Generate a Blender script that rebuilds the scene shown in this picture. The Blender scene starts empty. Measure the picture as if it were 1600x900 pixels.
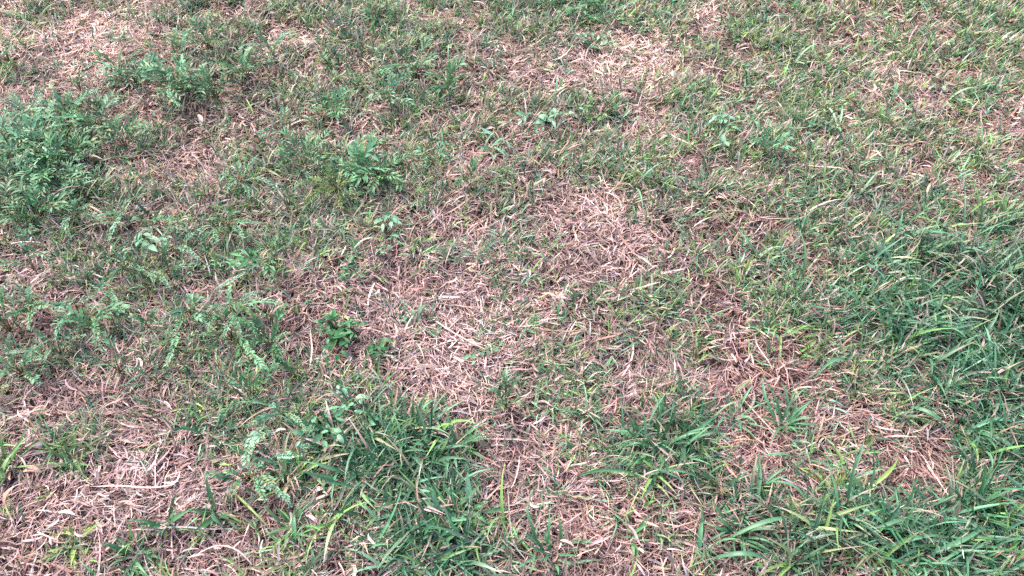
import bpy, math
import numpy as np
R = math.radians
rng = np.random.default_rng(7)
S = bpy.context.scene
COL = S.collection

# ------------------------------------------------------------------ camera
CAM_H, PITCH, HFOV = 0.95, R(50), R(68)
cd = bpy.data.cameras.new('camera'); cam = bpy.data.objects.new('camera', cd); COL.objects.link(cam)
cd.sensor_width = 36; cd.lens = 18/math.tan(HFOV/2); cd.clip_start = .02; cd.clip_end = 500
cam.location = (0, 0, CAM_H); cam.rotation_euler = (math.pi/2-PITCH, 0, 0)
S.camera = cam
# ------------------------------------------------------------------ sky and sun (overcast)
SUN_EL, SUN_AZ = R(52), R(-48)        # azimuth measured from +Y towards +X
w = bpy.data.worlds.new('World'); S.world = w; w.use_nodes = True
nt = w.node_tree; bg = nt.nodes['Background']
sky = nt.nodes.new('ShaderNodeTexSky'); sky.sky_type = 'NISHITA'; sky.sun_disc = False
sky.sun_elevation = SUN_EL; sky.sun_rotation = SUN_AZ; sky.air_density = 1.0; sky.dust_density = 5.0; sky.ozone_density = .6
nt.links.new(sky.outputs[0], bg.inputs[0]); bg.inputs[1].default_value = 0.11
sl = bpy.data.lights.new('sun', 'SUN'); sl.energy = 1.5; sl.angle = R(11); sl.color = (1, .965, .94)
so = bpy.data.objects.new('sun', sl); COL.objects.link(so)
so.rotation_euler = (math.pi/2-SUN_EL, 0, math.pi-SUN_AZ)
S.view_settings.view_transform = 'Standard'; S.view_settings.look = 'None'
S.view_settings.exposure = 1.72; S.view_settings.gamma = 1.0; S.view_settings.use_curve_mapping = False
S.render.engine = 'CYCLES'
S.cycles.use_denoising = False
S.cycles.max_bounces = 5; S.cycles.diffuse_bounces = 2; S.cycles.transmission_bounces = 3
S.render.filter_size = 1.4

# ------------------------------------------------------------------ the photograph's pixels <-> the ground
FPX = 800/math.tan(HFOV/2)
FW = np.array([0, math.cos(PITCH), -math.sin(PITCH)]); UP = np.array([0, math.sin(PITCH), math.cos(PITCH)])
def at(u, v, z=0.0):
    d = FW + (u-800)/FPX*np.array([1., 0, 0]) - (v-450)/FPX*UP
    return np.array([0, 0, CAM_H]) + d*((CAM_H-z)/-d[2])
def to_px(x, y):
    dy, dz = y, -CAM_H
    dep = dy*FW[1]+dz*FW[2]; up = dy*UP[1]+dz*UP[2]
    dep = np.maximum(dep, .05)
    return 800+FPX*x/dep, 450-FPX*up/dep

# ------------------------------------------------------------------ noise
def _hash(ix, iy, seed):
    h = (ix.astype(np.int64)*374761393 + iy.astype(np.int64)*668265263 + seed*1274126177) & 0x7fffffff
    h = ((h ^ (h >> 13))*1103515245 + 12345) & 0x7fffffff
    h = ((h ^ (h >> 15))*69069 + 1) & 0x7fffffff
    return (h & 0xffff)/65535.0
def vnoise(x, y, s, seed=0):
    x = np.asarray(x)/s+1000; y = np.asarray(y)/s+1000
    ix = np.floor(x); iy = np.floor(y); fx = x-ix; fy = y-iy
    fx = fx*fx*(3-2*fx); fy = fy*fy*(3-2*fy)
    a = _hash(ix, iy, seed); b = _hash(ix+1, iy, seed); c = _hash(ix, iy+1, seed); d = _hash(ix+1, iy+1, seed)
    return (a*(1-fx)+b*fx)*(1-fy)+(c*(1-fx)+d*fx)*fy
def fbm(x, y, s, seed=0):
    return (vnoise(x, y, s, seed)*.5+vnoise(x, y, s/2.1, seed+1)*.3+vnoise(x, y, s/4.3, seed+2)*.2)
def gz(x, y):
    return (fbm(x, y, .35, 50)-.5)*.035 + (vnoise(x, y, .05, 60)-.5)*.006

# ------------------------------------------------------------------ how green each part of the lawn is
G = """54334355343445456664442666556677
32111244233354344232132446555666
32123455432445442101126676433456
22323233344466543343255554345544
45544322465344644443245434445445
45533335556544323444454346644456
55645566655544443213454455455676
44545676644334333212454466688777
11566655423223233212434654588987
33655566633101122234454554799999
22443455522101112323233533789999
44433344533321123431121002567788
21222244443433234442330022355688
11441244555675544455650131223578
32320024457787651346752121442268
32000024445776540021235422542267
32222335533567760012247657776777
32333323443557664221367656755777""".split()
G = np.array([[int(c) for c in r] for r in G])/9.0
def gmap(x, y):
    u, v = to_px(x, y)
    a = np.clip(u/50-.5, 0, 30.999); b = np.clip(v/50-.5, 0, 16.999)
    i = a.astype(int); j = b.astype(int); fa = a-i; fb = b-j
    return (G[j, i]*(1-fa)+G[j, i+1]*fa)*(1-fb)+(G[j+1, i]*(1-fa)+G[j+1, i+1]*fa)*fb
def blobs(x, y, lst):
    u, v = to_px(x, y); o = np.zeros_like(u)
    for (cx, cy, rx, ry, k) in lst:
        o += k*np.exp(-((u-cx)/rx)**2-((v-cy)/ry)**2)
    return o
PALE = [(700,545,120,70,1),(210,770,130,60,1),(60,660,80,50,.5),(1000,85,80,40,1),(890,120,70,25,.8),(920,345,80,40,.8),
        (130,60,130,60,.8),(420,70,60,40,.5),(1360,120,60,30,.6),(1040,200,50,40,.7),(90,420,90,30,.8),(1290,720,120,50,.5),
        (880,780,80,60,.5),(760,400,80,60,.4),(860,480,90,70,.5),(180,290,60,40,.5),(1100,30,30,40,.6),(350,620,120,40,.5)]
REDDISH = [(1200,680,150,90,1),(1430,740,80,50,1),(1250,560,120,50,.8),(900,810,100,70,.6),(760,320,160,60,.5),(1130,440,90,40,.6)]
LONG = [(1500,480,220,110,1),(1460,830,290,90,1),(1050,690,130,50,.9),(610,705,120,55,1),(690,840,95,80,1),(1560,640,120,120,1),(1150,620,80,60,.4),(100,250,100,80,.5)]

# ------------------------------------------------------------------ materials
def mat_attr(name, rough, spec, trans, vein=0.0):
    m = bpy.data.materials.new(name); m.use_nodes = True
    t = m.node_tree; N = t.nodes; L = t.links; N.clear()
    out = N.new('ShaderNodeOutputMaterial')
    at_ = N.new('ShaderNodeAttribute'); at_.attribute_name = 'tint'
    no = N.new('ShaderNodeTexNoise'); no.inputs['Scale'].default_value = 260; no.inputs['Detail'].default_value = 2
    tc = N.new('ShaderNodeTexCoord'); L.new(tc.outputs['Object'], no.inputs['Vector'])
    mr = N.new('ShaderNodeMapRange'); mr.inputs[1].default_value = .3; mr.inputs[2].default_value = .7
    mr.inputs[3].default_value = 1-vein; mr.inputs[4].default_value = 1+vein
    L.new(no.outputs['Fac'], mr.inputs[0])
    vm = N.new('ShaderNodeVectorMath'); vm.operation = 'SCALE'
    L.new(at_.outputs['Color'], vm.inputs[0]); L.new(mr.outputs[0], vm.inputs['Scale'])
    p = N.new('ShaderNodeBsdfPrincipled'); p.inputs['Roughness'].default_value = rough
    p.inputs['Specular IOR Level'].default_value = spec
    L.new(vm.outputs[0], p.inputs['Base Color'])
    tr = N.new('ShaderNodeBsdfTranslucent'); L.new(vm.outputs[0], tr.inputs['Color'])
    mx = N.new('ShaderNodeMixShader'); mx.inputs[0].default_value = trans
    L.new(p.outputs[0], mx.inputs[1]); L.new(tr.outputs[0], mx.inputs[2]); L.new(mx.outputs[0], out.inputs['Surface'])
    return m
M_STRAW = mat_attr('dry_straw', .6, .35, .12, .18)
M_GRASS = mat_attr('green_blade', .45, .5, .22, .12)
M_LEAF = mat_attr('weed_leaf', .48, .45, .22, .28)
M_STEM = mat_attr('stem', .5, .4, .05, .15)
def mat_soil():
    m = bpy.data.materials.new('soil_and_thatch'); m.use_nodes = True
    t = m.node_tree; N = t.nodes; L = t.links; p = N['Principled BSDF']
    tc = N.new('ShaderNodeTexCoord')
    n1 = N.new('ShaderNodeTexNoise'); n1.inputs['Scale'].default_value = 90; n1.inputs['Detail'].default_value = 8
    n2 = N.new('ShaderNodeTexNoise'); n2.inputs['Scale'].default_value = 3; n2.inputs['Detail'].default_value = 4
    for n in (n1, n2): L.new(tc.outputs['Object'], n.inputs['Vector'])
    cr = N.new('ShaderNodeValToRGB')
    cr.color_ramp.elements[0].position = .3; cr.color_ramp.elements[0].color = (.035, .022, .018, 1)
    cr.color_ramp.elements[1].position = .75; cr.color_ramp.elements[1].color = (.15, .095, .08, 1)
    L.new(n1.outputs['Fac'], cr.inputs[0])
    mx = N.new('ShaderNodeMixRGB'); mx.blend_type = 'MULTIPLY'; mx.inputs[0].default_value = .5
    L.new(cr.outputs[0], mx.inputs[1]); L.new(n2.outputs['Color'], mx.inputs[2]); L.new(mx.outputs[0], p.inputs['Base Color'])
    p.inputs['Roughness'].default_value = .95
    b = N.new('ShaderNodeBump'); b.inputs['Strength'].default_value = .6; b.inputs['Distance'].default_value = .004
    L.new(n1.outputs['Fac'], b.inputs['Height']); L.new(b.outputs[0], p.inputs['Normal'])
    return m

# ------------------------------------------------------------------ mesh building
class Buf:
    def __init__(s): s.V = []; s.F = []; s.C = []; s.n = 0
    def add(s, V, F, C):
        s.V.append(V); s.F.append(F+s.n); s.C.append(C); s.n += len(V)
    def build(s, name, mat, parent=None, origin=None, smooth=False):
        V = np.concatenate(s.V).astype(np.float32); F = np.concatenate(s.F).astype(np.int32); C = np.concatenate(s.C).astype(np.float32)
        if origin is not None: V = V-np.asarray(origin, dtype=np.float32)
        me = bpy.data.meshes.new(name)
        me.vertices.add(len(V)); me.vertices.foreach_set('co', V.ravel())
        me.loops.add(F.size); me.loops.foreach_set('vertex_index', F.ravel())
        me.polygons.add(len(F)); me.polygons.foreach_set('loop_start', np.arange(0, F.size, 4, dtype=np.int32))
        me.polygons.foreach_set('loop_total', np.full(len(F), 4, dtype=np.int32))
        if smooth: me.polygons.foreach_set('use_smooth', np.ones(len(F), dtype=bool))
        me.update(calc_edges=True)
        ca = me.color_attributes.new('tint', 'FLOAT_COLOR', 'POINT')
        ca.data.foreach_set('color', np.concatenate([C, np.ones((len(C), 1), np.float32)], 1).ravel())
        me.materials.append(mat)
        o = bpy.data.objects.new(name, me); COL.objects.link(o)
        if parent is not None: o.parent = parent
        elif origin is not None: o.location = origin
        return o
def prof(kind, s):
    if kind == 'grass': return np.clip(.55+1.3*s, 0, 1)*np.clip((1-s)*2.1, .05, 1)**.8
    if kind == 'straw': return np.clip(.6+2*s, 0, 1)*np.clip((1.03-s)*3, .15, 1)
    if kind == 'lance': return np.clip(np.sin(np.pi*np.clip(s, .03, .97)**.85)**.8, .06, 1)
    if kind == 'oval': return np.clip(np.sin(np.pi*np.clip(s, .02, .98)**.9)**.6, .1, 1)
    return np.ones_like(s)*(1-.5*s)
def blades(buf, P, az, L, W, el, curl, color, segs=4, kind='grass', roll=None, twist=None, fold=0.0, tipcol=None, zmin=None, wob=0.0):
    """P (n,3) roots; az heading; el starting elevation; curl elevation lost from root to tip (all rad)"""
    n = len(P)
    if n == 0: return
    f = lambda a: np.broadcast_to(np.asarray(a, dtype=float), (n,))
    az, L, W, el, curl = map(f, (az, L, W, el, curl))
    roll = f(0 if roll is None else roll); twist = f(0 if twist is None else twist)
    k = segs+1; s = np.linspace(0, 1, k)
    E = el[:, None]-curl[:, None]*s[None]**1.2; A = az[:, None]+twist[:, None]*s[None]
    if wob: A = A+rng.normal(0, wob, (n, 1))*np.sin(s*6.3+rng.uniform(0, 6, (n, 1))); E = E+rng.normal(0, wob*.6, (n, 1))*np.sin(s*6.3+rng.uniform(0, 6, (n, 1)))
    T = np.stack([np.cos(E)*np.sin(A), np.cos(E)*np.cos(A), np.sin(E)], -1)
    st = T[:, :-1]*(L[:, None, None]/segs)
    C = np.concatenate([P[:, None], P[:, None]+np.cumsum(st, 1)], 1)
    if zmin is not None:
        zf = gz(C[..., 0], C[..., 1])+zmin
        C[..., 2] = np.maximum(C[..., 2], zf)
    side = np.stack([np.cos(A), -np.sin(A), np.zeros_like(A)], -1)
    nrm = np.cross(side, T)
    cr, sr = np.cos(roll)[:, None, None], np.sin(roll)[:, None, None]
    sd = side*cr+nrm*sr; nr = nrm*cr-side*sr
    wd = (W[:, None]*prof(kind, s)[None]*.5)[..., None]
    color = np.asarray(color)
    if color.ndim == 1: color = np.broadcast_to(color, (n, 3))
    cc = np.repeat(color[:, None], k, 1)
    if tipcol is not None:
        q = (s**3)[None, :, None]*np.asarray(tipcol)[:, None, 3:4] if np.ndim(tipcol) == 2 else 0
        cc = cc*(1-q)+np.asarray(tipcol)[:, None, :3]*q
    if fold == 0:
        V = np.stack([C-sd*wd, C+sd*wd], 2); m = 2
    else:
        V = np.stack([C-sd*wd+nr*wd*fold, C, C+sd*wd+nr*wd*fold], 2); m = 3
    base = (np.arange(n)*k*m)[:, None]
    F = []
    for j in range(segs):
        for a in range(m-1):
            F.append(np.concatenate([base+j*m+a, base+j*m+a+1, base+(j+1)*m+a+1, base+(j+1)*m+a], 1))
    buf.add(V.reshape(-1, 3), np.concatenate(F), np.repeat(cc[:, :, None], m, 2).reshape(-1, 3))
def tube(buf, pts, r, color, sides=5):
    pts = np.asarray(pts, float); k = len(pts)
    T = np.gradient(pts, axis=0); T /= np.linalg.norm(T, axis=1)[:, None]+1e-9
    up = np.array([0, 0, 1.]) if abs(T[0, 2]) < .9 else np.array([1., 0, 0])
    a = np.cross(T, up); a /= np.linalg.norm(a, axis=1)[:, None]+1e-9; b = np.cross(T, a)
    r = np.broadcast_to(r, (k,)); th = np.arange(sides)/sides*2*np.pi
    V = pts[:, None]+(a[:, None]*np.cos(th)[None, :, None]+b[:, None]*np.sin(th)[None, :, None])*r[:, None, None]
    F = [[i*sides+j, i*sides+(j+1) % sides, (i+1)*sides+(j+1) % sides, (i+1)*sides+j] for i in range(k-1) for j in range(sides)]
    buf.add(V.reshape(-1, 3), np.array(F), np.broadcast_to(np.asarray(color, float), (k*sides, 3)))
def arc(a, b, h, n=9, bend=0.0):
    """points from a to b, lifted h at the middle and swung sideways by bend"""
    a = np.asarray(a, float); b = np.asarray(b, float); s = np.linspace(0, 1, n)[:, None]
    d = b-a; sd = np.array([d[1], -d[0], 0])
    q = 4*s*(1-s)
    return a+(b-a)*s+np.array([0, 0, 1.])*h*q+sd*bend*q
def ribbon(buf, pts, W, color, kind='grass', fold=.35, roll=0.0):
    pts = np.asarray(pts, float); k = len(pts)
    T = np.gradient(pts, axis=0); T /= np.linalg.norm(T, axis=1)[:, None]+1e-9
    sd = np.cross(T, [0, 0, 1.]); sd /= np.linalg.norm(sd, axis=1)[:, None]+1e-9; nr = np.cross(sd, T)
    sd, nr = sd*math.cos(roll)+nr*math.sin(roll), nr*math.cos(roll)-sd*math.sin(roll)
    wd = (W*.5*prof(kind, np.linspace(0, 1, k)))[:, None]
    V = np.stack([pts-sd*wd+nr*wd*fold, pts, pts+sd*wd+nr*wd*fold], 1).reshape(-1, 3)
    F = [[j*3+a, j*3+a+1, (j+1)*3+a+1, (j+1)*3+a] for j in range(k-1) for a in (0, 1)]
    buf.add(V, np.array(F), np.broadcast_to(np.asarray(color, float), (len(V), 3)))

def pick(pal, wts, n, jit=.16):
    pal = np.array(pal); wts = np.array(wts, float)
    c = pal[rng.choice(len(pal), n, p=wts/wts.sum())]
    return np.clip(c*np.exp(rng.normal(0, jit, (n, 1)))*np.exp(rng.normal(0, .05, (n, 3))), .005, .85)

# ------------------------------------------------------------------ ground
def build_ground():
    xs = np.concatenate([[-60, -25, -10, -5], np.linspace(-3, 3, 241), [5, 10, 25, 60]])
    ys = np.concatenate([[-60, -25, -10, -3], np.linspace(-1, 4, 201), [6, 10, 25, 60, 120]])
    X, Y = np.meshgrid(xs, ys); Z = gz(X, Y)
    V = np.stack([X, Y, Z], -1).reshape(-1, 3); nx = len(xs); ny = len(ys)
    i, j = np.meshgrid(np.arange(nx-1), np.arange(ny-1)); b = (j*nx+i).ravel()[:, None]
    F = np.concatenate([b, b+1, b+nx+1, b+nx], 1)
    u = Buf(); u.add(V, F, np.full((len(V), 3), .1)); o = u.build('ground', mat_soil(), smooth=True)
    o['kind'] = 'structure'
build_ground()

# ------------------------------------------------------------------ scatter regions
def region(dens, y0=.02, y1=2.55, margin=.45):
    """uniform points over what the camera can see plus a margin"""
    x1 = 2.6
    n = int(dens*(y1-y0)*2*x1)
    x = rng.uniform(-x1, x1, n); y = rng.uniform(y0, y1, n)
    dep = y*FW[1]+CAM_H*math.sin(PITCH)
    k = np.abs(x) < dep*math.tan(HFOV/2)+margin
    return x[k], y[k]
STRAW = [(.52,.35,.335),(.44,.285,.27),(.36,.235,.23),(.69,.52,.50),(.37,.20,.175),(.46,.32,.245),(.34,.275,.285),(.17,.11,.10)]
def straw_cols(x, y, n):
    pale = np.clip(blobs(x, y, PALE), 0, 1.2)*np.clip(.5+1.1*fbm(x, y, .06, 160), 0, 1.2)
    a = pick(STRAW, [3, 3, 3, 1.2, 2, 1.8, 2.2, 3.2], n)
    b = pick(STRAW, [4, 2, 1.5, 4, .6, .6, 1.5, .4], n)
    k = rng.random(n) < pale*.95
    a[k] = b[k]
    u, v = to_px(x, y)
    far = np.clip((450-v)/450, 0, 1)[:, None]          # straw turns lighter and slightly yellower towards the far edge
    a = a*(1+.22*far)*(1-far*np.array([0, -.03, .06]))*(.9+.22*np.clip(pale, 0, 1)[:, None])*(.66+.66*fbm(x, y, .10, 130)[:, None])*(1-np.clip(blobs(x, y, REDDISH), 0, 1)[:, None]*np.array([.08, .15, .17]))
    return a
def dead_grass():
    buf = Buf()
    # crumbly lower layer: rotted short bits, colour also darkened to deepen shade in gaps
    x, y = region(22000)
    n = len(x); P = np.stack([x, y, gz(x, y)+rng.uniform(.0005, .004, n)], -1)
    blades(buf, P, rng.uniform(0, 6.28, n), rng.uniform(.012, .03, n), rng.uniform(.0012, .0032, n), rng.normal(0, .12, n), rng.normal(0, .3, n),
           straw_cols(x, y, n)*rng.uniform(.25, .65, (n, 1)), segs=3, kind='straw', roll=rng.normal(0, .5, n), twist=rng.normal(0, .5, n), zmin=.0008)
    # matted straw
    x, y = region(42000); g = gmap(x, y)
    k = rng.random(len(x)) < (1.0-.55*g)*(.55+.75*fbm(x, y, .09, 5)); x = x[k]; y = y[k]
    n = len(x); flow = vnoise(x, y, .13, 9)*10+rng.normal(0, .8, n)
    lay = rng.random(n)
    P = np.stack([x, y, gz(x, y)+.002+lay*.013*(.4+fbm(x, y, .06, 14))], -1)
    fs = 1+.25*np.clip(y-.6, 0, 1.4)
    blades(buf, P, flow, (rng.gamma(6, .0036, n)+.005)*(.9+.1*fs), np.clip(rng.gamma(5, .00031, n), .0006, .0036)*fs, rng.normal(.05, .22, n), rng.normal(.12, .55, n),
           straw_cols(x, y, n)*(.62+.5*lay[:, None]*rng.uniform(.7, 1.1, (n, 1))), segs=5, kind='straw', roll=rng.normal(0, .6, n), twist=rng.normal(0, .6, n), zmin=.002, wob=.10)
    # standing dead shoots: short curved clusters
    x, y = region(1900); k = rng.random(len(x)) < .35+.7*fbm(x, y, .07, 22); x = x[k]; y = y[k]
    rep = rng.integers(3, 8, len(x)); hue = rng.random(len(x))
    x = np.repeat(x, rep)+rng.normal(0, .004, rep.sum()); y = np.repeat(y, rep)+rng.normal(0, .004, rep.sum())
    n = len(x); P = np.stack([x, y, gz(x, y)+.003], -1)
    fs = 1+.3*np.clip(y-.6, 0, 1.4)
    blades(buf, P, rng.uniform(0, 6.28, n), rng.uniform(.014, .04, n), rng.uniform(.001, .0022, n)*fs, rng.uniform(.2, 1.1, n), rng.uniform(.2, 1.5, n),
           straw_cols(x, y, n)*1.05, segs=5, kind='straw', roll=rng.normal(0, .5, n), twist=rng.normal(0, .7, n), zmin=.003, wob=.12)
    # hair-fine broken fibres
    x, y = region(16000); n = len(x); P = np.stack([x, y, gz(x, y)+rng.uniform(.004, .016, n)], -1)
    blades(buf, P, vnoise(x, y, .13, 9)*10+rng.normal(0, 1.2, n), rng.uniform(.01, .035, n), rng.uniform(.0005, .001, n), rng.normal(.05, .25, n), rng.normal(.1, .6, n),
           straw_cols(x, y, n), segs=4, kind='straw', twist=rng.normal(0, 1.2, n), zmin=.003, wob=.2)
    # broad bleached leaf sheaths
    x, y = region(1000); pale = blobs(x, y, PALE); k = rng.random(len(x)) < .25+.6*np.clip(pale, 0, 1); x = x[k]; y = y[k]; n = len(x)
    P = np.stack([x, y, gz(x, y)+rng.uniform(.006, .017, n)], -1)
    blades(buf, P, rng.uniform(0, 6.28, n), rng.uniform(.015, .038, n), rng.uniform(.0026, .0042, n), rng.normal(.1, .25, n), rng.normal(.2, .5, n),
           pick(STRAW, [3, 2, 2, 3, .5, 1, 3, 0], n), segs=6, kind='straw', fold=.5, roll=rng.normal(0, .6, n), twist=rng.normal(0, .9, n), zmin=.004, wob=.2)
    # longer dry runners, tubes read as round stalks
    x, y = region(110); n = len(x); P = np.stack([x, y, gz(x, y)+rng.uniform(.006, .016, n)], -1)
    blades(buf, P, rng.uniform(0, 6.28, n), rng.uniform(.05, .12, n), rng.uniform(.0014, .0028, n), rng.uniform(-.02, .2, n), rng.uniform(.1, .5, n),
           pick(STRAW, [3, 1, 1, 3, .5, 1, 2, 0], n)*1.05, segs=8, kind='straw', fold=.6, roll=rng.normal(0, .4, n), twist=rng.normal(0, .7, n), zmin=.006, wob=.12)
    o = buf.build('dead_grass', M_STRAW); o['kind'] = 'stuff'
dead_grass()

GREEN = [(.10,.215,.12),(.085,.185,.11),(.125,.27,.17),(.15,.30,.09),(.21,.36,.11),(.22,.25,.13),(.06,.14,.065),(.19,.36,.22)]
def green_cols(x, y, n, sh=None):
    u, v = to_px(x, y); lush = np.clip(blobs(x, y, LONG), 0, 1)
    a = pick(GREEN, [3, 2, 2, 2.4, 1.4, 1.8, 1, 1], n)
    b = pick(GREEN, [4, 4, 3.5, .5, .2, .1, 3, 1.0], n)*np.array([.68, .84, .80])
    k = rng.random(n) < lush; a[k] = b[k]
    yel = np.clip((u-900)/500, 0, 1)*np.clip((330-v)/200, 0, 1)      # the far right is a yellower stretch of turf
    a = a*(1+np.stack([.12*yel, .14*yel, .0*yel], 1))
    return a*(.82+.4*fbm(x, y, .15, 140)[:, None])
def turf():
    buf = Buf()
    # short shoots
    x, y = region(13000); g = gmap(x, y)
    f = fbm(x, y, .085, 31)
    pr = 1.3*np.clip((g-.17)*1.8, 0.07, 1)*np.clip((f-.37)*6, .14, 1.7)
    k = rng.random(len(x)) < pr; x = x[k]; y = y[k]; n0 = len(x)
    rep = rng.integers(4, 10, n0); lush = np.clip(blobs(x, y, LONG), 0, 1)
    sc = np.repeat((.75+.5*rng.random(n0))*(.85+.35*lush)*(1+.12*np.clip(y-.6,0,1.5)), rep); ty = np.repeat(rng.random(n0), rep)
    hd = np.repeat(rng.uniform(0, 6.28, n0), rep)
    base = green_cols(x, y, n0); cols = np.repeat(base, rep, 0)
    xx = np.repeat(x, rep); yy = np.repeat(y, rep); n = len(xx)
    lean = rng.uniform(0, .014, n)*sc
    xx = xx+np.sin(hd)*lean+rng.normal(0, .0025, n); yy = yy+np.cos(hd)*lean+rng.normal(0, .0025, n)
    P = np.stack([xx, yy, gz(xx, yy)+.003+lean*.6], -1)
    cols = cols*np.exp(rng.normal(0, .22, (n, 1)))
    dead = rng.random(n) < .26-.16*np.repeat(lush, rep); cols[dead] = pick(STRAW, [2, 2, 1, 2, 1, 3, 1, 0], dead.sum())
    tip = np.concatenate([pick(STRAW, [2, 2, 1, 2, 1, 3, 1, 0], n), (rng.random((n, 1)) < .22)*1.0], 1)
    blades(buf, P, rng.uniform(0, 6.28, n), rng.uniform(.015, .043, n)*sc, rng.uniform(.0011, .0025, n)*(.85+.3*sc)*(1+.35*np.clip(yy-.6, 0, 1.4)), rng.uniform(.25, 1.35, n), rng.uniform(.1, 1.4, n),
           cols, segs=4, kind='grass', roll=rng.normal(0, .35, n), twist=rng.normal(0, .4, n), fold=0, tipcol=tip, zmin=.004)
    o = buf.build('turf_grass', M_GRASS); o['kind'] = 'stuff'
    # coarser, longer grass in the lush places
    buf = Buf()
    x, y = region(5200); lush = np.clip(blobs(x, y, LONG), 0, 1); g = gmap(x, y); f = fbm(x, y, .09, 77)
    pr = 1.2*lush*np.clip(g*1.9-.72, 0, 1)*np.clip((f-.25)*3, .05, 1.3)+.012*g
    k = rng.random(len(x)) < pr; x = x[k]; y = y[k]; n0 = len(x)
    rep = rng.integers(3, 8, n0); base = green_cols(x, y, n0)*.95
    sc = np.repeat(.8+.6*rng.random(n0), rep); cols = np.repeat(base, rep, 0)
    xx = np.repeat(x, rep)+rng.normal(0, .005, rep.sum()); yy = np.repeat(y, rep)+rng.normal(0, .005, rep.sum()); n = len(xx)
    P = np.stack([xx, yy, gz(xx, yy)+.004], -1)
    cols = cols*np.exp(rng.normal(0, .2, (n, 1)))
    dead = rng.random(n) < .04; cols[dead] = pick(STRAW, [2, 2, 1, 2, 1, 3, 1, 0], dead.sum())
    tip = np.concatenate([pick(STRAW, [2, 2, 1, 2, 1, 3, 1, 0], n), (rng.random((n, 1)) < .2)*1.0], 1)
    blades(buf, P, rng.uniform(0, 6.28, n), rng.uniform(.035, .075, n)*sc, rng.uniform(.0024, .005, n), rng.uniform(.4, 1.25, n), rng.uniform(.5, 1.9, n),
           cols, segs=6, kind='grass', roll=rng.normal(0, .35, n), twist=rng.normal(0, .5, n), fold=.35, tipcol=tip, zmin=.008)
    o = buf.build('coarse_grass', M_GRASS); o['kind'] = 'stuff'
turf()
def outer_grass():
    """the same lawn carries on outside the picture, thinner and coarser"""
    buf = Buf()
    for (dens, pal, w_, el0, el1, L0, L1, wd) in ((9000, STRAW, [3, 3, 3, 1, 2, 2, 2, 1], -.1, .5, .02, .05, .0028), (6500, GREEN, [3, 2, 2, 2, 1, 1, 1, 1], .3, 1.3, .02, .045, .003)):
        n = int(dens*8*6.5); x = rng.uniform(-4, 4, n); y = rng.uniform(-1.5, 5, n)
        dep = y*FW[1]+CAM_H*math.sin(PITCH)
        k = ~((np.abs(x) < dep*math.tan(HFOV/2)+.42) & (y > .03) & (y < 2.52)); x = x[k]; y = y[k]
        k = rng.random(len(x)) < .3+fbm(x, y, .3, 91); x = x[k]; y = y[k]; n = len(x)
        P = np.stack([x, y, gz(x, y)+.003], -1)
        blades(buf, P, rng.uniform(0, 6.28, n), rng.uniform(L0, L1, n), wd, rng.uniform(el0, el1, n), rng.uniform(.1, 1.2, n), pick(pal, w_, n), segs=3, kind='grass', zmin=.003)
    o = buf.build('outlying_grass', M_GRASS); o['kind'] = 'stuff'
outer_grass()

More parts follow.
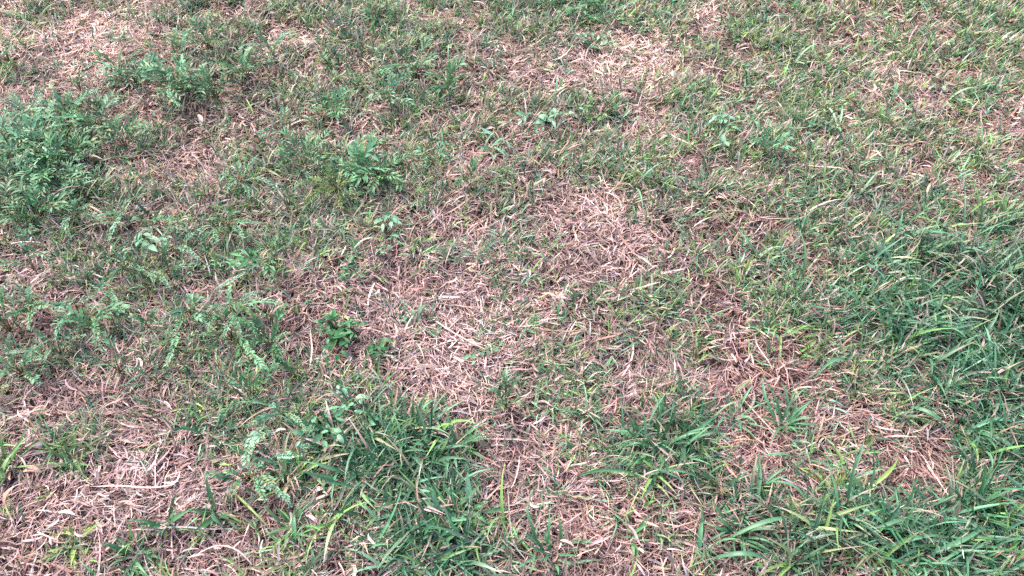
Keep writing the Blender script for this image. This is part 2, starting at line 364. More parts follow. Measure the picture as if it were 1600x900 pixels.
# ------------------------------------------------------------------ individual plants
def thing(name, label, cat, loc, group=None):
    o = bpy.data.objects.new(name, None); COL.objects.link(o); o.location = loc; o.empty_display_size = .02
    o['label'] = label; o['category'] = cat
    if group: o['group'] = group
    return o
TEAL = (.12, .29, .165); PALEG = (.165, .35, .22); DEEP = (.04, .14, .05); MIDG = (.08, .215, .10); YELL = (.20, .30, .07); OLIVE = (.13, .19, .06)
def jcol(c, j=.12): return np.clip(np.array(c)*math.exp(rng.normal(0, j))*np.exp(rng.normal(0, .04, 3)), .01, .6)
def frond_mesh(pts, leaf, col, gap=.0022, leafw=.50):
    """a pinnate shoot: thin rachis with two close ranks of small leaflets"""
    buf = Buf(); pts = np.asarray(pts)
    seg = np.linalg.norm(np.diff(pts, axis=0), axis=1); cum = np.concatenate([[0], np.cumsum(seg)]); L = cum[-1]
    m = max(4, int(L/gap)); s = np.linspace(.05*L, L, m)
    C = np.stack([np.interp(s, cum, pts[:, i]) for i in range(3)], -1)
    T = np.gradient(C, axis=0); T /= np.linalg.norm(T, axis=1)[:, None]+1e-9
    sd = np.cross(T, [0, 0, 1.]); sd /= np.linalg.norm(sd, axis=1)[:, None]+1e-9; nr = np.cross(sd, T)
    tl = rng.normal(0, .3); sd, nr = sd*math.cos(tl)+nr*math.sin(tl), nr*math.cos(tl)-sd*math.sin(tl)
    env = np.clip(np.sin(np.pi*np.clip(s/L, .08, .9))**.45, .35, 1)*(.84+.32*rng.random(m))*(1+.12*np.sin(s/L*rng.uniform(5, 14)+rng.uniform(0, 6)))
    env = np.where(rng.random(m) < .06, env*.4, env)
    for sg in (-1, 1):
        a = rng.normal(.66, .2, m); up = rng.normal(.22, .13, m)
        D = T*np.cos(a)[:, None]+sd*sg*np.sin(a)[:, None]+nr*up[:, None]; D /= np.linalg.norm(D, axis=1)[:, None]
        Wv = np.cross(D, nr); Wv /= np.linalg.norm(Wv, axis=1)[:, None]; Wv = Wv+nr*rng.normal(0, .15, m)[:, None]
        Lf = leaf*env*rng.uniform(.8, 1.15, m); Lf = Lf[:, None]; wf = Lf*leafw*.5
        b = C; t = C+D*Lf-nr*Lf*.12; mid = C+D*Lf*.55; l = mid-Wv*wf+nr*wf*.35; r = mid+Wv*wf+nr*wf*.35
        V = np.stack([b, l, t, r, mid], 1).reshape(-1, 3); i = (np.arange(m)*5)[:, None]
        F = np.concatenate([np.concatenate([i, i+4, i+2, i+1], 1), np.concatenate([i, i+3, i+2, i+4], 1)])
        c = np.asarray(col)[None]*np.exp(rng.normal(0, .2, (m, 1))); yl = rng.random(m) < .05; c[yl] = np.array([.36, .33, .14])*rng.uniform(.6, 1.1, (yl.sum(), 1))
        buf.add(V, F, np.repeat(c, 5, 0))
    tube(buf, pts, np.linspace(.0007, .0004, len(pts)), np.array([.16, .17, .07]), 4)
    return buf
def loc_of(u, v, dz=.004):
    p = at(u, v); p[2] = gz(p[0], p[1])+dz; return p
def feathery(u, v, fronds, label, col=TEAL, leaf=.0078, cat='weed', z=.034, group=None, lift=.018):
    """fronds: list of (u0, v0, u1, v1) in the photograph, laid over the turf; or an int for that many radiating shoots"""
    p = loc_of(u, v); t = thing('feathery_weed', label, cat, p, group)
    if isinstance(fronds, tuple):
        n, r = fronds; out = []
        a0 = rng.uniform(0, 6.28)
        for i in range(n):
            a = a0+i*2.4+rng.normal(0, .3); L = r*rng.uniform(.55, 1.1); h = rng.uniform(.006, .035)
            base = p+np.array([math.sin(a), math.cos(a), 0])*rng.uniform(0, .35)*r*.6+[0, 0, rng.uniform(.014, .034)]
            tip = base+np.array([math.sin(a)*L, math.cos(a)*L, h])
            out.append(arc(base, tip, rng.uniform(.002, .014), 8, rng.normal(0, .08)))
    else:
        out = []
        for (a, b, c, d) in fronds:
            z0 = z+rng.uniform(-.003, .006); z1 = z+lift*rng.uniform(.3, 1.2)
            P0 = at(a, b, z0); P1 = at(c, d, z1); P0[2] += gz(P0[0], P0[1]); P1[2] += gz(P1[0], P1[1])
            out.append(arc(P0, P1, .004+rng.uniform(0, .006), 9, rng.normal(0, .06)))
    sb = Buf()
    for q in out:
        mid = (p+q[0])/2+[0, 0, .004]
        tube(sb, [p-[0, 0, .002], mid, q[0]], [.0011, .001, .0008], jcol((.17, .12, .06)), 5)
    sb.build('stem', M_STEM, t, origin=p)
    narrow = isinstance(fronds, tuple) and rng.random() < .72
    gp, lw, k = (rng.uniform(.0042, .0075), rng.uniform(.2, .3), rng.uniform(1.7, 2.7)) if narrow else (rng.uniform(.0021, .0028), rng.uniform(.36, .5), 1)
    for q in out:
        frond_mesh(q, k*leaf*rng.uniform(.85, 1.25), jcol(col, .2), gp, lw).build('frond', M_LEAF, t, origin=p)
    return t
def leafy(u, v, n, r, label, col=TEAL, leaf=.016, aspect=.5, kind='oval', h=.035, spots=None, name='leafy_weed'):
    """a branching herb with separate flat leaves"""
    p = loc_of(u, v); t = thing(name, label, 'weed', p)
    sb = Buf(); lb = Buf()
    nb = max(3, n//6); a0 = rng.uniform(0, 6.28)
    if spots:
        tips = []
        for (a, b) in spots:
            q = at(a, b, h); q[2] += gz(q[0], q[1]); tips.append(q)
    else:
        tips = [p+np.array([math.sin(a0+i*2.4), math.cos(a0+i*2.4), 0])*r*rng.uniform(.4, 1)+[0, 0, h*rng.uniform(.5, 1.2)] for i in range(nb)]
    per = max(3, n//len(tips))
    for q in tips:
        path = arc(p, q, .006, 8, rng.normal(0, .12))
        tube(sb, path, np.linspace(.0012, .0006, 8), jcol((.14, .15, .06)), 5)
        for j in range(per):
            f = (j+1)/per; C = path[min(7, int(f*7))]+rng.normal(0, .001, 3)
            az = math.atan2(*(q-p)[:2])+rng.choice([-1, 1])*rng.uniform(.3, 1.5)*(1 if j < per-1 else .2)
            L = leaf*rng.uniform(.7, 1.2)*(1.15-.35*f)
            blades(lb, C[None], az, L, L*aspect*rng.uniform(.85, 1.15), rng.uniform(-.1, .8), rng.uniform(.2, 1.0), jcol(col, .16), segs=5, kind=kind,
                   roll=rng.normal(0, .35), twist=rng.normal(0, .25), fold=.25)
    sb.build('stem', M_STEM, t, origin=p); lb.build('foliage', M_LEAF, t, origin=p, smooth=False)
    return t
def tuft(u, v, n, L, label, col=MIDG, W=.004, el=(.5, 1.35), extra=(), spread=.008, cur=(.4, 1.7), stemc=None):
    """a clump of grass; extra: (u0,v0,u1,v1,height,width,colour) single long arching blades"""
    p = loc_of(u, v); t = thing('grass_tuft', label, 'grass tuft', p)
    bb = Buf(); a = rng.uniform(0, 6.28, n)
    P = p+np.stack([np.sin(a), np.cos(a), a*0], -1)*rng.uniform(0, spread, (n, 1))
    c = np.array([jcol(col, .2) for _ in range(n)])
    blades(bb, P, a+rng.normal(0, .5, n), L*rng.uniform(.5, 1.1, n), W*rng.uniform(.7, 1.15, n), rng.uniform(*el, n), rng.uniform(*cur, n), c, segs=8, kind='grass',
           roll=rng.normal(0, .3, n), twist=rng.normal(0, .4, n), fold=.35, zmin=.012)
    bb.build('foliage', M_GRASS, t, origin=p)
    for (u0, v0, u1, v1, h, w_, cc) in extra:
        P0 = at(u0, v0, .012); P1 = at(u1, v1, .022); P0[2] += gz(P0[0], P0[1]); P1[2] += gz(P1[0], P1[1])
        b = Buf(); ribbon(b, arc(P0, P1, h, 12, rng.normal(0, .06)), w_, jcol(cc, .08), 'grass', .35, rng.normal(0, .3))
        b.build('long_blade', M_GRASS, t, origin=p)
    return t

# --- feathery weeds, left half
feathery(365, 487, [(365,487,325,489),(364,484,363,450),(368,486,440,478),(370,482,412,462),(367,492,379,532),(380,530,419,582),(360,492,328,518),(366,495,350,530),(372,500,400,525)],
         'feathery weed spreading star-like shoots, one long drooping, left of the dark clump')
feathery(298, 495, [(298,490,270,500),(292,500,276,518),(280,522,263,572),(322,462,398,418),(300,486,296,462),(305,490,318,470),(300,500,322,508)],
         'feathery weed with a long straight shoot reaching up and right, beside the star-like weed')
feathery(186, 414, [(188,411,128,464),(192,414,168,440),(200,416,232,430),(228,425,262,448),(160,452,183,484),(190,408,205,385)],
         'large feathery weed with a broad shoot sloping down left, under the pale folded leaf')
feathery(118, 478, [(118,466,68,477),(117,482,84,528),(140,490,148,538),(120,474,142,462),(125,480,160,478)],
         'feathery weed with two shoots hanging down, lower left of the sloping-shoot weed')
feathery(44, 480, [(44,480,44,446),(43,482,41,508),(42,480,4,492),(46,478,74,476)], 'small cross-shaped feathery weed near the left edge of the picture')
feathery(355, 346, [(355,346,312,372),(356,344,372,326),(358,346,405,348),(352,350,338,372),(350,345,325,340),(360,350,380,372)],
         'feathery weed of thick pale shoots lying in a bow above the star-like weed')
feathery(190, 340, [(192,326,168,368),(190,328,206,308),(192,330,150,335)], 'feathery weed with one upright curved blue-green shoot beside bare straw')
feathery(118, 336, [(118,334,96,350),(119,332,117,312),(122,336,162,345),(116,337,108,366),(120,332,140,318)], 'feathery weed at the lower right edge of the dense weed bank')
feathery(255, 345, [(230,344,282,342),(228,346,205,340),(256,348,290,356)], 'dark feathery weed lying flat between straw, above the pale folded leaf', MIDG)
feathery(285, 385, [(270,384,308,402),(285,380,300,362),(262,388,250,370)], 'feathery weed with a silvery arched shoot, centre of the left weeds', PALEG)
feathery(235, 515, [(232,512,205,496),(236,514,262,505),(238,510,250,486)], 'low shaded feathery weed in the dark gap left of the long shoot', MIDG)
feathery(375, 278, [(375,278,352,296),(375,275,372,250),(378,276,402,240),(380,280,430,292),(370,278,345,276),(378,284,388,306)],
         'star-shaped feathery weed standing alone on straw, right of the dense weed bank')
dense = [(18,238,(12,.075),'pale feathery weed at the left end of the dense weed bank',PALEG),
 (60,255,(13,.08),'big feathery weed with a tan stem in the middle of the dense weed bank',TEAL),
 (35,300,(12,.07),'feathery weed low down at the left edge of the dense weed bank',TEAL),
 (95,290,(12,.07),'feathery weed in the dense bank just above the dark gap',MIDG),
 (120,262,(12,.07),'feathery weed at the right flank of the dense weed bank',MIDG),
 (20,345,(10,.06),'dark feathery weed at the lower left corner of the dense bank',MIDG),
 (70,345,(10,.06),'feathery weed at the foot of the dense bank above the white stick',MIDG),
 (55,200,(10,.065),'feathery weed topping the dense bank with long level shoots',TEAL),
 (115,195,(10,.065),'feathery weed behind the dense bank, left of two bushy weeds',TEAL),
 (165,215,(9,.06),'bushy feathery weed between the dense bank and the pale dead leaf',MIDG),
 (200,238,(8,.055),'low feathery weed right of the dense bank, below the pale dead leaf',MIDG),
 (215,135,(10,.06),'pale feathery weed left of the tall shoot at the far left',TEAL),
 (285,150,(12,.07),'feathery weed at the foot of the tall shoot in the far left',MIDG),
 (340,160,(11,.06),'feathery weed just right of the pale dead leaf',MIDG),
 (385,130,(11,.065),'round bushy feathery weed right of the tall shoot',MIDG),
 (330,85,(9,.07),'level feathery weed behind and right of the tall shoot',MIDG),
 (190,120,(7,.05),'dark small feathery weed in dry tan grass at far left',MIDG),
 (20,105,(5,.05),'small pale feathery weed far off at the left edge',PALEG),
 (430,95,(6,.045),'small grey-green feathery weed right of the tall shoot, among straw',TEAL),
 (480,270,(8,.06),'feathery weed between the star-shaped weed and the bright bush',MIDG),
 (530,310,(11,.06),'olive feathery weed in front of the bright bush, mid left',OLIVE),
 (595,290,(12,.065),'bright feathery bush of many short shoots, left of centre',(.09,.22,.10)),
 (560,275,(9,.055),'feathery weed hugging the left side of the bright bush',TEAL),
 (650,125,(10,.07),'feathery weed with an upright tip behind the centre left',MIDG),
 (610,165,(9,.055),'feathery weed low down just below and left of the upright-tipped weed',TEAL),
 (700,150,(7,.05),'thin feathery weed left of the white pebble',MIDG),
 (525,190,(7,.055),'thin feathery weed left of the white pebble, in mixed turf',MIDG),
 (680,270,(5,.035),'small pale feathery sprig on brown straw right of the bright bush',TEAL),
 (950,40,(9,.07),'arched feathery weed at the far edge right of the dark bush',MIDG),
 (40,590,(9,.06),'light feathery weed at the left edge, below the cross-shaped weed',TEAL),
 (100,560,(6,.05),'thin feathery weed in straw, below the hanging shoots',TEAL),
 (370,545,(9,.05),'dark feathery weed under the star-like weed',DEEP),
 (430,555,(7,.05),'dark feathery weed between the star-like weed and the dark green clump',MIDG),
 (400,640,(6,.045),'thin green feathery weed left above the curling big weed',MIDG)]
for (u, v, fr, lb, c) in dense: feathery(u, v, fr, lb, c)
feathery(280, 118, [(280,125,284,85),(284,85,300,45),(282,105,270,85),(279,120,278,160),(284,95,300,90),(276,112,262,120),(283,100,292,118),(286,82,262,62)],
         'tall pale blue-green feathery shoot standing upright at far left', PALEG, leaf=.008, lift=.05)
fill = [(150,300,'thin sprig on straw between the dense bank and the star-shaped weed',TEAL),(210,440,'dark-stemmed sprig in the shade below the pale folded leaf',MIDG),
 (270,440,'sprig left of the long straight shoot, in shade',MIDG),(330,420,'sprig between the bow-shaped weed and the star-like weed',TEAL),(430,430,'small sprig on brown straw right of the long straight shoot',MIDG),
 (455,330,'sprig right of the bow-shaped weed, beside the olive weed',MIDG),(160,520,'sprig beside the hanging shoots at lower left',MIDG),(60,430,'sprig on bare straw left of the sloping-shoot weed',TEAL),
 (300,590,'small sprig on pale straw under the star-like weed',MIDG),(255,610,'lone small sprig on straw, left of the grass rosette',TEAL),(195,590,'small sprig on dark straw below the hanging shoots',TEAL),
 (470,600,'sprig above the large curling weed on pale straw',MIDG),(20,520,'dark sprig in shade at the left edge under the cross-shaped weed',MIDG),(250,215,'sprig just left below the pale dead leaf',TEAL),
 (445,225,'sprig on straw behind the star-shaped weed',TEAL),(130,150,'sprig in tan grass behind the dense weed bank',MIDG),(735,300,'sprig in brown straw right of the hanging curled leaf',MIDG),
 (1190,250,'sprig below the silvery weed right of centre',TEAL),(1385,180,'small sprig in yellow-green turf at far right',TEAL),(790,640,'flat sprig on brown straw right of the dark grass patch',MIDG)]
for (u, v, lb, c) in fill: feathery(u, v, (int(rng.integers(3, 7)), rng.uniform(.03, .055)), lb, c, leaf=rng.uniform(.005, .008))
# --- curling big weed and neighbours (lower left of centre)
feathery(448, 655, [(445,650,392,668),(446,650,478,672),(432,678,398,700),(420,668,388,706),(430,715,470,712),(468,712,482,700),(440,648,425,636),(400,700,386,728)],
         'large curling weed with thick pale shoots, lower left of centre', PALEG, leaf=.0075)
feathery(392, 748, [(395,745,436,772),(385,750,362,778),(380,748,345,745),(372,752,322,742),(396,742,408,728),(398,752,415,782)],
         'pale green sprawling weed below the large curling weed', TEAL, leaf=.0072)
feathery(438, 748, [(410,742,438,770),(412,735,398,716),(436,768,452,790)], 'short feathery shoot lying right of the sprawling weed', PALEG)
leafy(505, 668, 44, .05, 'pale leafy weed with oval leaves crowding right of the large curling weed', TEAL, .019, .42, 'oval', .04, spots=[(492,650),(512,642),(528,655),(526,680),(505,690),(480,668),(535,640),(470,692)])
leafy(575, 655, 18, .04, 'leafy weed with three pale oval leaves at the top of the dark grass patch', TEAL, .015, .5, 'oval', .035, spots=[(565,640),(584,652),(560,668)])
leafy(548, 640, 12, .03, 'small pale leafy weed above the dark grass patch', PALEG, .014, .6, 'oval', .03)
# --- dark round-leaved clumps
leafy(530, 522, 80, .055, 'larger dark green glossy clump just left of the palest straw', (.03,.15,.05), .017, .42, 'oval', .03, spots=[(505,505),(520,498),(548,505),(565,508),(512,530),(540,530),(512,560),(528,556),(555,525),(498,520)])
leafy(592, 547, 22, .03, 'small dark green glossy clump between the bigger one and palest straw', (.03,.13,.04), .015, .5, 'oval', .022, spots=[(577,545),(585,555),(604,542),(600,556)])
leafy(545, 442, 16, .03, 'small bright green weed with rounded leaves on brown straw, left of centre', (.05,.19,.07), .015, .5, 'oval', .025)
leafy(600, 45, 60, .06, 'dark green bushy clump at the far edge left of centre', (.03,.12,.045), .022, .3, 'lance', .045)
leafy(895, 14, 110, .11, 'largest dark green bush at the far edge, centre', (.04,.17,.06), .02, .45, 'oval', .05)
leafy(930, 30, 30, .05, 'smaller dark bush leaning on the largest dark bush', (.04,.15,.06), .018, .45, 'oval', .035)
leafy(520, 108, 26, .035, 'small dark green clump on straw in the far left half', (.03,.13,.045), .017, .4, 'oval', .025)
leafy(368, 8, 26, .05, 'yellow-green leafy clump at the far edge, left', (.07,.17,.04), .022, .25, 'lance', .04)
leafy(1045, 22, 14, .03, 'glossy emerald leaf cluster at the far edge right of centre', (.06,.26,.12), .022, .4, 'oval', .03)
leafy(925, 80, 36, .05, 'blue-green bushy herb on pale straw behind the centre', TEAL, .016, .5, 'oval', .035)
leafy(850, 190, 40, .07, 'weed with pairs of pale oval leaves on arching stems, centre far', PALEG, .02, .42, 'oval', .05, spots=[(865,172),(905,170),(832,185),(815,190),(850,200),(888,178),(822,210),(862,190)])
leafy(930, 190, 20, .035, 'yellow-green leafy weed right of the arching pale-leaved weed', (.10,.24,.07), .02, .35, 'lance', .035)
leafy(1130, 195, 34, .05, 'silvery weed with paired oval leaves right of centre, far half', PALEG, .02, .42, 'oval', .045, spots=[(1120,185),(1135,190),(1115,188),(1180,190),(1160,178),(1130,215),(1132,225),(1142,175),(1105,212)])
leafy(1290, 200, 18, .04, 'pale weed with level leaves right of the silvery weed', TEAL, .02, .35, 'lance', .035, spots=[(1268,204),(1310,198),(1296,188)])
leafy(1456, 145, 16, .03, 'small whitish-leaved weed in yellow-green turf, far right', (.26,.40,.30), .016, .4, 'oval', .03)
leafy(1495, 92, 14, .03, 'small pale blue-green weed near the far right corner', PALEG, .015, .45, 'oval', .03)
leafy(1240, 122, 8, .02, 'tiny pale weed in straw, far right of centre', PALEG, .014, .5, 'oval', .025)
leafy(605, 345, 14, .035, 'weed with one bright pale leaf standing up below the bright bush', PALEG, .022, .45, 'lance', .03, spots=[(608,338),(612,350),(598,352)])
leafy(608, 385, 8, .03, 'weed with a curled hanging leaf below the standing pale leaf', TEAL, .022, .4, 'lance', .025, spots=[(612,370),(600,392)])
leafy(740, 555, 16, .045, 'grey-green weed with soft pale leaves on the palest straw', (.13,.25,.15), .014, .5, 'oval', .03, spots=[(742,562),(795,540),(770,548)])
leafy(645, 508, 8, .018, 'tiny grey-green sprig on the palest straw', (.12,.22,.12), .013, .5, 'oval', .02)
leafy(505, 75, 10, .03, 'pale weed in straw behind the small dark clump', TEAL, .015, .5, 'oval', .03)
leafy(220, 372, 7, .03, 'weed with one big pale folded leaf among the feathery weeds', PALEG, .034, .38, 'lance', .03, spots=[(222,360),(234,380)])
leafy(245, 378, 16, .035, 'narrow-leaved weed right of the pale folded leaf', TEAL, .022, .26, 'lance', .03)
leafy(780, 232, 14, .045, 'weed with narrow white-green leaves crossing, centre far', PALEG, .035, .17, 'lance', .03, spots=[(770,212),(792,222),(775,245)])
# --- lance-leaved weeds bottom centre
leafy(702, 818, 44, .05, 'lance-leaved weed with rays of pointed leaves, bottom centre', (.055,.16,.07), .042, .17, 'lance', .028)
def spear(u, v, tips, label, cols):
    p = loc_of(u, v); t = thing('lance_leaf_weed', label, 'weed', p)
    sb = Buf(); tube(sb, [p-[0, 0, .002], p+[0, .001, .012], p+[.001, .002, .024]], .0014, (.12, .15, .06)); sb.build('stem', M_STEM, t, origin=p)
    for (a, b, z, w_), c in zip(tips, cols):
        q = at(a, b, z); b_ = Buf(); ribbon(b_, arc(p+[0, 0, .015], q, .004, 10, rng.normal(0, .03)), w_, jcol(c, .06), 'lance', .3, rng.normal(0, .3))
        b_.build('leaf', M_LEAF, t, origin=p)
spear(692, 822, [(674,768,.05,.0075),(655,828,.02,.007),(655,852,.015,.007),(704,868,.02,.008),(720,830,.02,.006),(735,812,.03,.006)], 'weed with one tall pale spear leaf leaning left, bottom centre', [PALEG, TEAL, TEAL, PALEG, MIDG, TEAL])
spear(737, 805, [(731,738,.06,.0095),(760,818,.02,.006),(715,812,.02,.006),(752,790,.03,.005)], 'weed with the tallest pale spear leaf standing upright, bottom centre', [PALEG, MIDG, TEAL, MIDG])
# --- grass tufts
B1 = (.085,.23,.115); B2 = (.125,.29,.155)
tuft(1298, 775, 26, .05, 'yellow-green grass tuft on brown straw, bottom right', YELL, .0038, extra=[(1357,762,1406,712,.012,.005,(.22,.36,.08)),(1327,782,1398,838,.014,.0045,B1),(1302,770,1330,728,.01,.004,YELL)])
tuft(1190, 760, 12, .05, 'grass tuft with long crossing blue-green blades, left of the yellow tuft', B1, .004, extra=[(1184,792,1187,702,.01,.005,B1),(1181,714,1250,717,.02,.0048,B1),(1195,752,1265,776,.014,.0055,B2)])
tuft(1150, 835, 20, .06, 'dark grass tuft with a long level blade, bottom right of centre', MIDG, .0045, extra=[(1144,836,1252,804,.02,.006,B1),(1111,872,1210,876,.03,.006,B1),(1094,865,1100,808,.01,.006,B2)])
tuft(1400, 850, 26, .07, 'wide dark tuft of long sweeping blades at the bottom right edge', MIDG, .0048, extra=[(1330,850,1440,812,.02,.005,B1),(1370,860,1480,838,.02,.005,B2),(1440,870,1540,822,.02,.006,B1)])
tuft(1519, 676, 18, .07, 'tuft of long shining blades fanning right at the right edge', B1, .0046, extra=[(1512,676,1598,664,.015,.006,B2),(1515,678,1570,712,.012,.005,B1),(1512,684,1530,722,.008,.0045,(.20,.36,.10)),(1520,674,1600,728,.02,.006,B1),(1420,632,1480,664,.015,.006,B1)])
tuft(1553, 822, 12, .06, 'yellow-green tuft with one blade slanting up, bottom right corner', YELL, .0042, extra=[(1553,822,1598,786,.008,.006,(.16,.34,.10)),(1555,820,1600,826,.01,.004,YELL)])
tuft(1512, 806, 24, .075, 'upright dark grass tuft near the bottom right corner', MIDG, .0042, el=(1.0, 1.5), cur=(.1, .7))
tuft(1030, 705, 44, .07, 'thick dark grass tuft below and right of centre', MIDG, .0042, el=(.7, 1.45), spread=.03, extra=[(900,745,1010,748,.012,.004,B1),(1000,748,1100,752,.012,.004,B2),(1068,694,1128,642,.018,.0055,B1)])
tuft(1150, 650, 14, .055, 'tuft with one blade bowed over bare brown straw, right of centre', B1, .004, extra=[(1110,655,1172,630,.03,.004,(.2,.32,.16))])
tuft(1198, 520, 16, .045, 'small tuft with a pale curved blade above bare brown straw', B1, .0036, extra=[(1192,516,1222,534,.012,.0045,B2)])
tuft(1332, 590, 8, .035, 'olive stalked tuft with one pale blade bent over to the left', OLIVE, .003, extra=[(1330,570,1270,594,.03,.0055,B2),(1330,600,1340,550,.006,.003,(.2,.26,.06))])
tuft(1412, 545, 16, .05, 'bright yellow-green crossing blades inside the lush patch', (.17,.32,.12), .004, extra=[(1402,542,1440,560,.012,.005,(.22,.38,.10))])
tuft(1500, 572, 8, .04, 'yellow bent blade on the dark gap in the lush patch', B1, .0038, extra=[(1492,578,1522,556,.014,.005,(.26,.36,.06))])
tuft(1225, 665, 22, .06, 'fan-shaped tuft on brown straw above the yellow tuft', B1, .004, el=(.8, 1.45), extra=[(1235,640,1222,590,.008,.0045,B1),(1215,645,1198,582,.008,.0045,B1)])
tuft(1345, 300, 40, .055, 'dense dark green clump behind the lush patch, right', (.05,.14,.07), .003, el=(.8, 1.5), spread=.04)
tuft(1250, 375, 18, .05, 'tuft with upright blades left of the lush patch', MIDG, .0034, el=(.8, 1.5), extra=[(1248,372,1264,332,.005,.004,B1),(1240,362,1280,350,.012,.0036,B1)])
tuft(1160, 435, 12, .05, 'tuft with two upright lime blades, right of centre', YELL, .0036, el=(1.0, 1.5), extra=[(1158,448,1150,404,.004,.005,(.14,.30,.10)),(1163,446,1165,412,.004,.004,B1)])
tuft(1225, 310, 10, .045, 'slender tuft with one tall light blade, right of centre', B1, .0034, el=(1.0, 1.5), extra=[(1222,328,1228,290,.004,.004,B2)])
tuft(1560, 350, 22, .07, 'long bright blades at the right edge above the lush patch', (.14,.28,.10), .004, extra=[(1500,345,1560,300,.02,.004,(.18,.34,.10)),(1520,370,1600,340,.02,.004,B2)])
tuft(1575, 30, 36, .09, 'deep green tall grass in the far right corner', (.05,.15,.05), .004, el=(.6, 1.4), spread=.06)
tuft(1290, 165, 30, .055, 'dark green grass clump far right of centre', (.055,.15,.07), .0034, el=(.8, 1.5), spread=.05)
tuft(1415, 75, 20, .045, 'bright green fan tuft near the far right', (.10,.24,.08), .0034, el=(.9, 1.5), spread=.02)
tuft(650, 712, 46, .075, 'dark dense tuft in the middle of the dark grass patch, lower centre', (.05,.14,.075), .0042, spread=.04)
tuft(700, 700, 24, .06, 'dark tuft at the right end of the dark grass patch, lower centre', MIDG, .0038, spread=.02)
tuft(335, 690, 28, .055, 'dark green rosette of narrow blades left of the large curling weed', (.03,.12,.055), .004, spread=.012, el=(.2, 1.0))
tuft(118, 728, 22, .05, 'light green tuft beside pale straw, lower left', (.12,.24,.07), .0038)
tuft(92, 705, 16, .045, 'dark grass tuft above the light green tuft, lower left', (.04,.13,.06), .0036)
tuft(18, 735, 14, .07, 'light green blades slanting at the left edge', (.13,.27,.09), .0042, extra=[(0,760,26,705,.008,.006,(.15,.30,.10))])
tuft(120, 855, 16, .045, 'yellow-green tuft near the bottom left', YELL, .0048)
tuft(215, 868, 24, .05, 'mid green spiky tuft at the bottom, right of the yellow-green one', MIDG, .004)
tuft(265, 825, 12, .045, 'dark upright tuft with a broad blade below pale straw, lower left', MIDG, .0055, el=(.9, 1.45))
tuft(460, 830, 14, .055, 'thin tuft with a tall blade and a slanting dry stalk, bottom left of centre', (.10,.22,.09), .004, extra=[(462,850,460,795,.006,.006,B1),(365,770,425,830,.012,.003,YELL)])
tuft(345, 810, 10, .05, 'tuft with a wide dark blade, between sprawling weed and bottom straw', (.05,.14,.06), .006, extra=[(335,798,352,825,.008,.007,(.05,.14,.07))])
tuft(1185, 15, 26, .06, 'mixed green tuft at the far edge, right of centre', MIDG, .0032, spread=.05, el=(.8, 1.5))
tuft(1100, 855, 14, .05, 'spiky tuft at the bottom edge right of centre', MIDG, .0036, spread=.02)
tuft(985, 845, 12, .04, 'bright little fan tuft on bottom straw', (.10,.24,.10), .004)
tuft(860, 870, 20, .06, 'blue-green blades rising at the bottom edge, centre', B1, .0042, el=(.7, 1.45), spread=.025)
tuft(820, 520, 12, .035, 'lone small tuft in brown straw at the centre', MIDG, .0034)
tuft(872, 505, 8, .045, 'slim dark tuft just right of the centre straw', MIDG, .0044, el=(1.0, 1.5))
tuft(860, 395, 16, .035, 'small bright tuft left of the pink straw patch', (.12,.26,.09), .0032)
tuft(940, 588, 12, .05, 'flat dark blades pointing left on straw right of centre', MIDG, .005, el=(.1, .6))
tuft(715, 235, 10, .05, 'small tuft of blue-green blades left of the crossing pale leaves, far centre', B1, .0036)
tuft(545, 135, 24, .055, 'dark tuft of upright blades right of the small far clump', MIDG, .0034, el=(.9, 1.5), spread=.03)

# ------------------------------------------------------------------ fallen stalks, dead leaves, pebbles
def stalk(u0, v0, u1, v1, r, label, col, h=.004, z=.016, bend=.03, name='dry_stalk'):
    P0 = at(u0, v0, z); P1 = at(u1, v1, z); P0[2] += gz(*P0[:2]); P1[2] += gz(*P1[:2])
    p = (P0+P1)/2; b = Buf(); q = arc(P0, P1, h, 12, bend)
    rr = r*(1+.18*np.sin(np.arange(12)*2.4)); rr[-1] = r*.4
    tube(b, q, rr, col, 6)
    for k in (3, 7): blades(b, q[k][None], rng.uniform(0, 6.28), .012, r*1.6, .3, .5, np.array(col)*.9, segs=3, kind='straw')
    o = b.build(name, M_STRAW, origin=p); o['label'] = label; o['category'] = 'stalk'
CREAM = (.62, .47, .42)
stalk(678, 500, 762, 548, .0015, 'longest pale stalk lying across the palest straw near the centre', CREAM, bend=.05)
stalk(700, 515, 725, 492, .0011, 'short pale stalk forking off the longest stalk', CREAM)
stalk(18, 381, 66, 380, .0017, 'white straight stick under the dense weed bank', (.66, .54, .50), bend=0)
stalk(305, 868, 395, 884, .0012, 'pale arched stalk on the straw at the bottom left', CREAM, h=.012, bend=-.18)
stalk(60, 832, 92, 845, .0013, 'short cream stalk below the biggest pale straw patch', CREAM)
stalk(340, 245, 355, 222, .0013, 'short pinkish stick leaning in shade left of the star-shaped weed', (.5, .36, .33))
stalk(300, 190, 330, 194, .001, 'thin stalk beside the pale dead leaf', (.45, .36, .26))
stalk(228, 418, 256, 392, .0011, 'straight yellow straw crossing the left weeds', (.5, .42, .22), bend=0)
stalk(508, 412, 590, 382, .0016, 'brown runner lying in shade left of centre', (.22, .13, .10), bend=.06)
stalk(1150, 684, 1188, 685, .001, 'thin orange-tan straw level on bare brown soil, right', (.55, .38, .16), bend=0)
stalk(1360, 792, 1420, 822, .0012, 'curved pale stalk beside the dark sweeping tuft, bottom right', (.5, .38, .30), bend=.12)
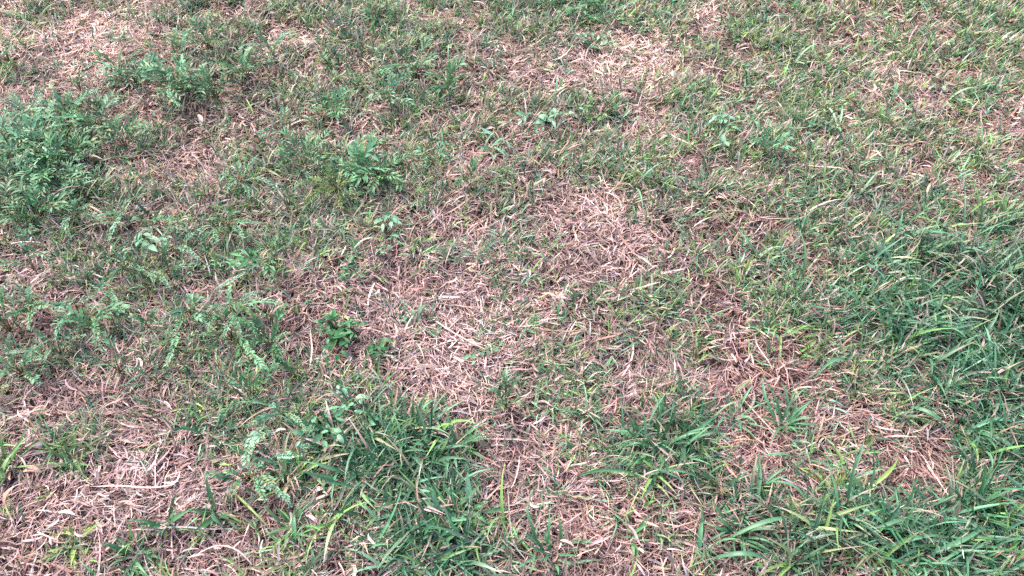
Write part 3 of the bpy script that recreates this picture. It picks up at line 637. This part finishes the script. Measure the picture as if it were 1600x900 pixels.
def dry_leaf(u, v, L, W, az, label, col, el=.15, z=.018):
    p = at(u, v, z); p[2] += gz(*p[:2]); b = Buf()
    blades(b, p[None], az, L, W, el, .9, np.array(col), segs=7, kind='lance', fold=.55, roll=.4, twist=.6)
    o = b.build('dead_leaf', M_STRAW, origin=p); o['label'] = label; o['category'] = 'dead leaf'
dry_leaf(308, 176, .036, .009, 2.5, 'pale dead leaf lying below the tall feathery shoot', (.66, .52, .48))
dry_leaf(8, 790, .028, .011, .2, 'tan crumpled dead leaf standing at the left edge, lower down', (.50, .34, .25), el=.9)
dry_leaf(92, 802, .022, .006, 1.4, 'cream dead leaf on the biggest pale straw patch', (.68, .56, .50))
dry_leaf(36, 738, .022, .011, 1.2, 'orange-pink dead leaf beside the light green blades at left', (.52, .32, .24))
dry_leaf(490, 770, .016, .009, .8, 'small cream dead leaf right of the sprawling weed', (.68, .56, .46))
dry_leaf(595, 785, .02, .004, 2.0, 'narrow white dead leaf in the dark grass patch', (.7, .68, .62))
dry_leaf(478, 806, .022, .005, 1.9, 'narrow white dead leaf near the thin tall-bladed tuft', (.68, .64, .60))
dry_leaf(1450, 300, .03, .004, .3, 'forked cream dead leaf above the lush patch', (.62, .50, .36), el=.6)
dry_leaf(875, 845, .02, .005, 1.7, 'pale pink dead leaf on the bottom straw, centre', (.6, .42, .36))
dry_leaf(1240, 780, .014, .007, 2.3, 'tan dead leaf at the tip of a long blade beside the yellow tuft', (.5, .33, .25))
dry_leaf(455, 150, .03, .006, .2, 'greyish dead leaf standing between far feathery weeds and turf', (.45, .38, .33), el=.9)
def pebble(u, v, r, label, col):
    p = at(u, v, .01); p[2] += gz(*p[:2]); b = Buf()
    k = 8; th = np.linspace(0, np.pi, k); ph = np.arange(10)/10*2*np.pi
    X = np.stack([np.sin(th)[:, None]*np.cos(ph), np.sin(th)[:, None]*np.sin(ph)*.8, np.repeat(np.cos(th)[:, None]*.6, 10, 1)], -1)*r
    X = X*(1+.25*(vnoise(X[..., 0]*9, X[..., 1]*9+X[..., 2]*5, r*6, 3)[..., None]-.5)); X[0, :] = X[0].mean(0); X[-1, :] = X[-1].mean(0)
    F = [[i*10+j, i*10+(j+1) % 10, (i+1)*10+(j+1) % 10, (i+1)*10+j] for i in range(k-1) for j in range(10)]
    b.add(X.reshape(-1, 3)+p, np.array(F), np.broadcast_to(np.array(col), (k*10, 3)))
    o = b.build('pebble', M_STRAW, origin=p, smooth=True); o['label'] = label; o['category'] = 'pebble'
pebble(703, 170, .006, 'small white pebble in the far turf left of the pale-leaved weed', (.68, .62, .62))
pebble(62, 698, .007, 'grey-violet clod on straw near the left edge', (.26, .21, .23))
# crumbs of earth and grit between the straw: nobody could count them
def crumbs():
    buf = Buf(); x, y = region(2600); k = fbm(x, y, .12, 210) > .47; x = x[k]; y = y[k]; n = len(x)
    r_ = rng.gamma(3, .0007, n)+.0008; c = np.stack([x, y, gz(x, y)+rng.uniform(.001, .011, n)], -1)
    D = np.array([[-1,-1,-1],[1,-1,-1],[1,1,-1],[-1,1,-1],[-1,-1,1],[1,-1,1],[1,1,1],[-1,1,1]])*.6
    V = c[:, None]+D[None]*r_[:, None, None]*rng.uniform(.5, 1.3, (n, 8, 3))
    Q = np.array([[0,3,2,1],[4,5,6,7],[0,1,5,4],[1,2,6,5],[2,3,7,6],[3,0,4,7]])
    F = (Q[None]+(np.arange(n)*8)[:, None, None]).reshape(-1, 4)
    col = pick([(.12,.08,.065),(.2,.15,.13),(.07,.05,.04),(.3,.25,.23)], [4, 3, 3, 1], n)
    buf.add(V.reshape(-1, 3), F, np.repeat(col, 8, 0))
    o = buf.build('soil_crumbs', M_STRAW); o['kind'] = 'stuff'
crumbs()
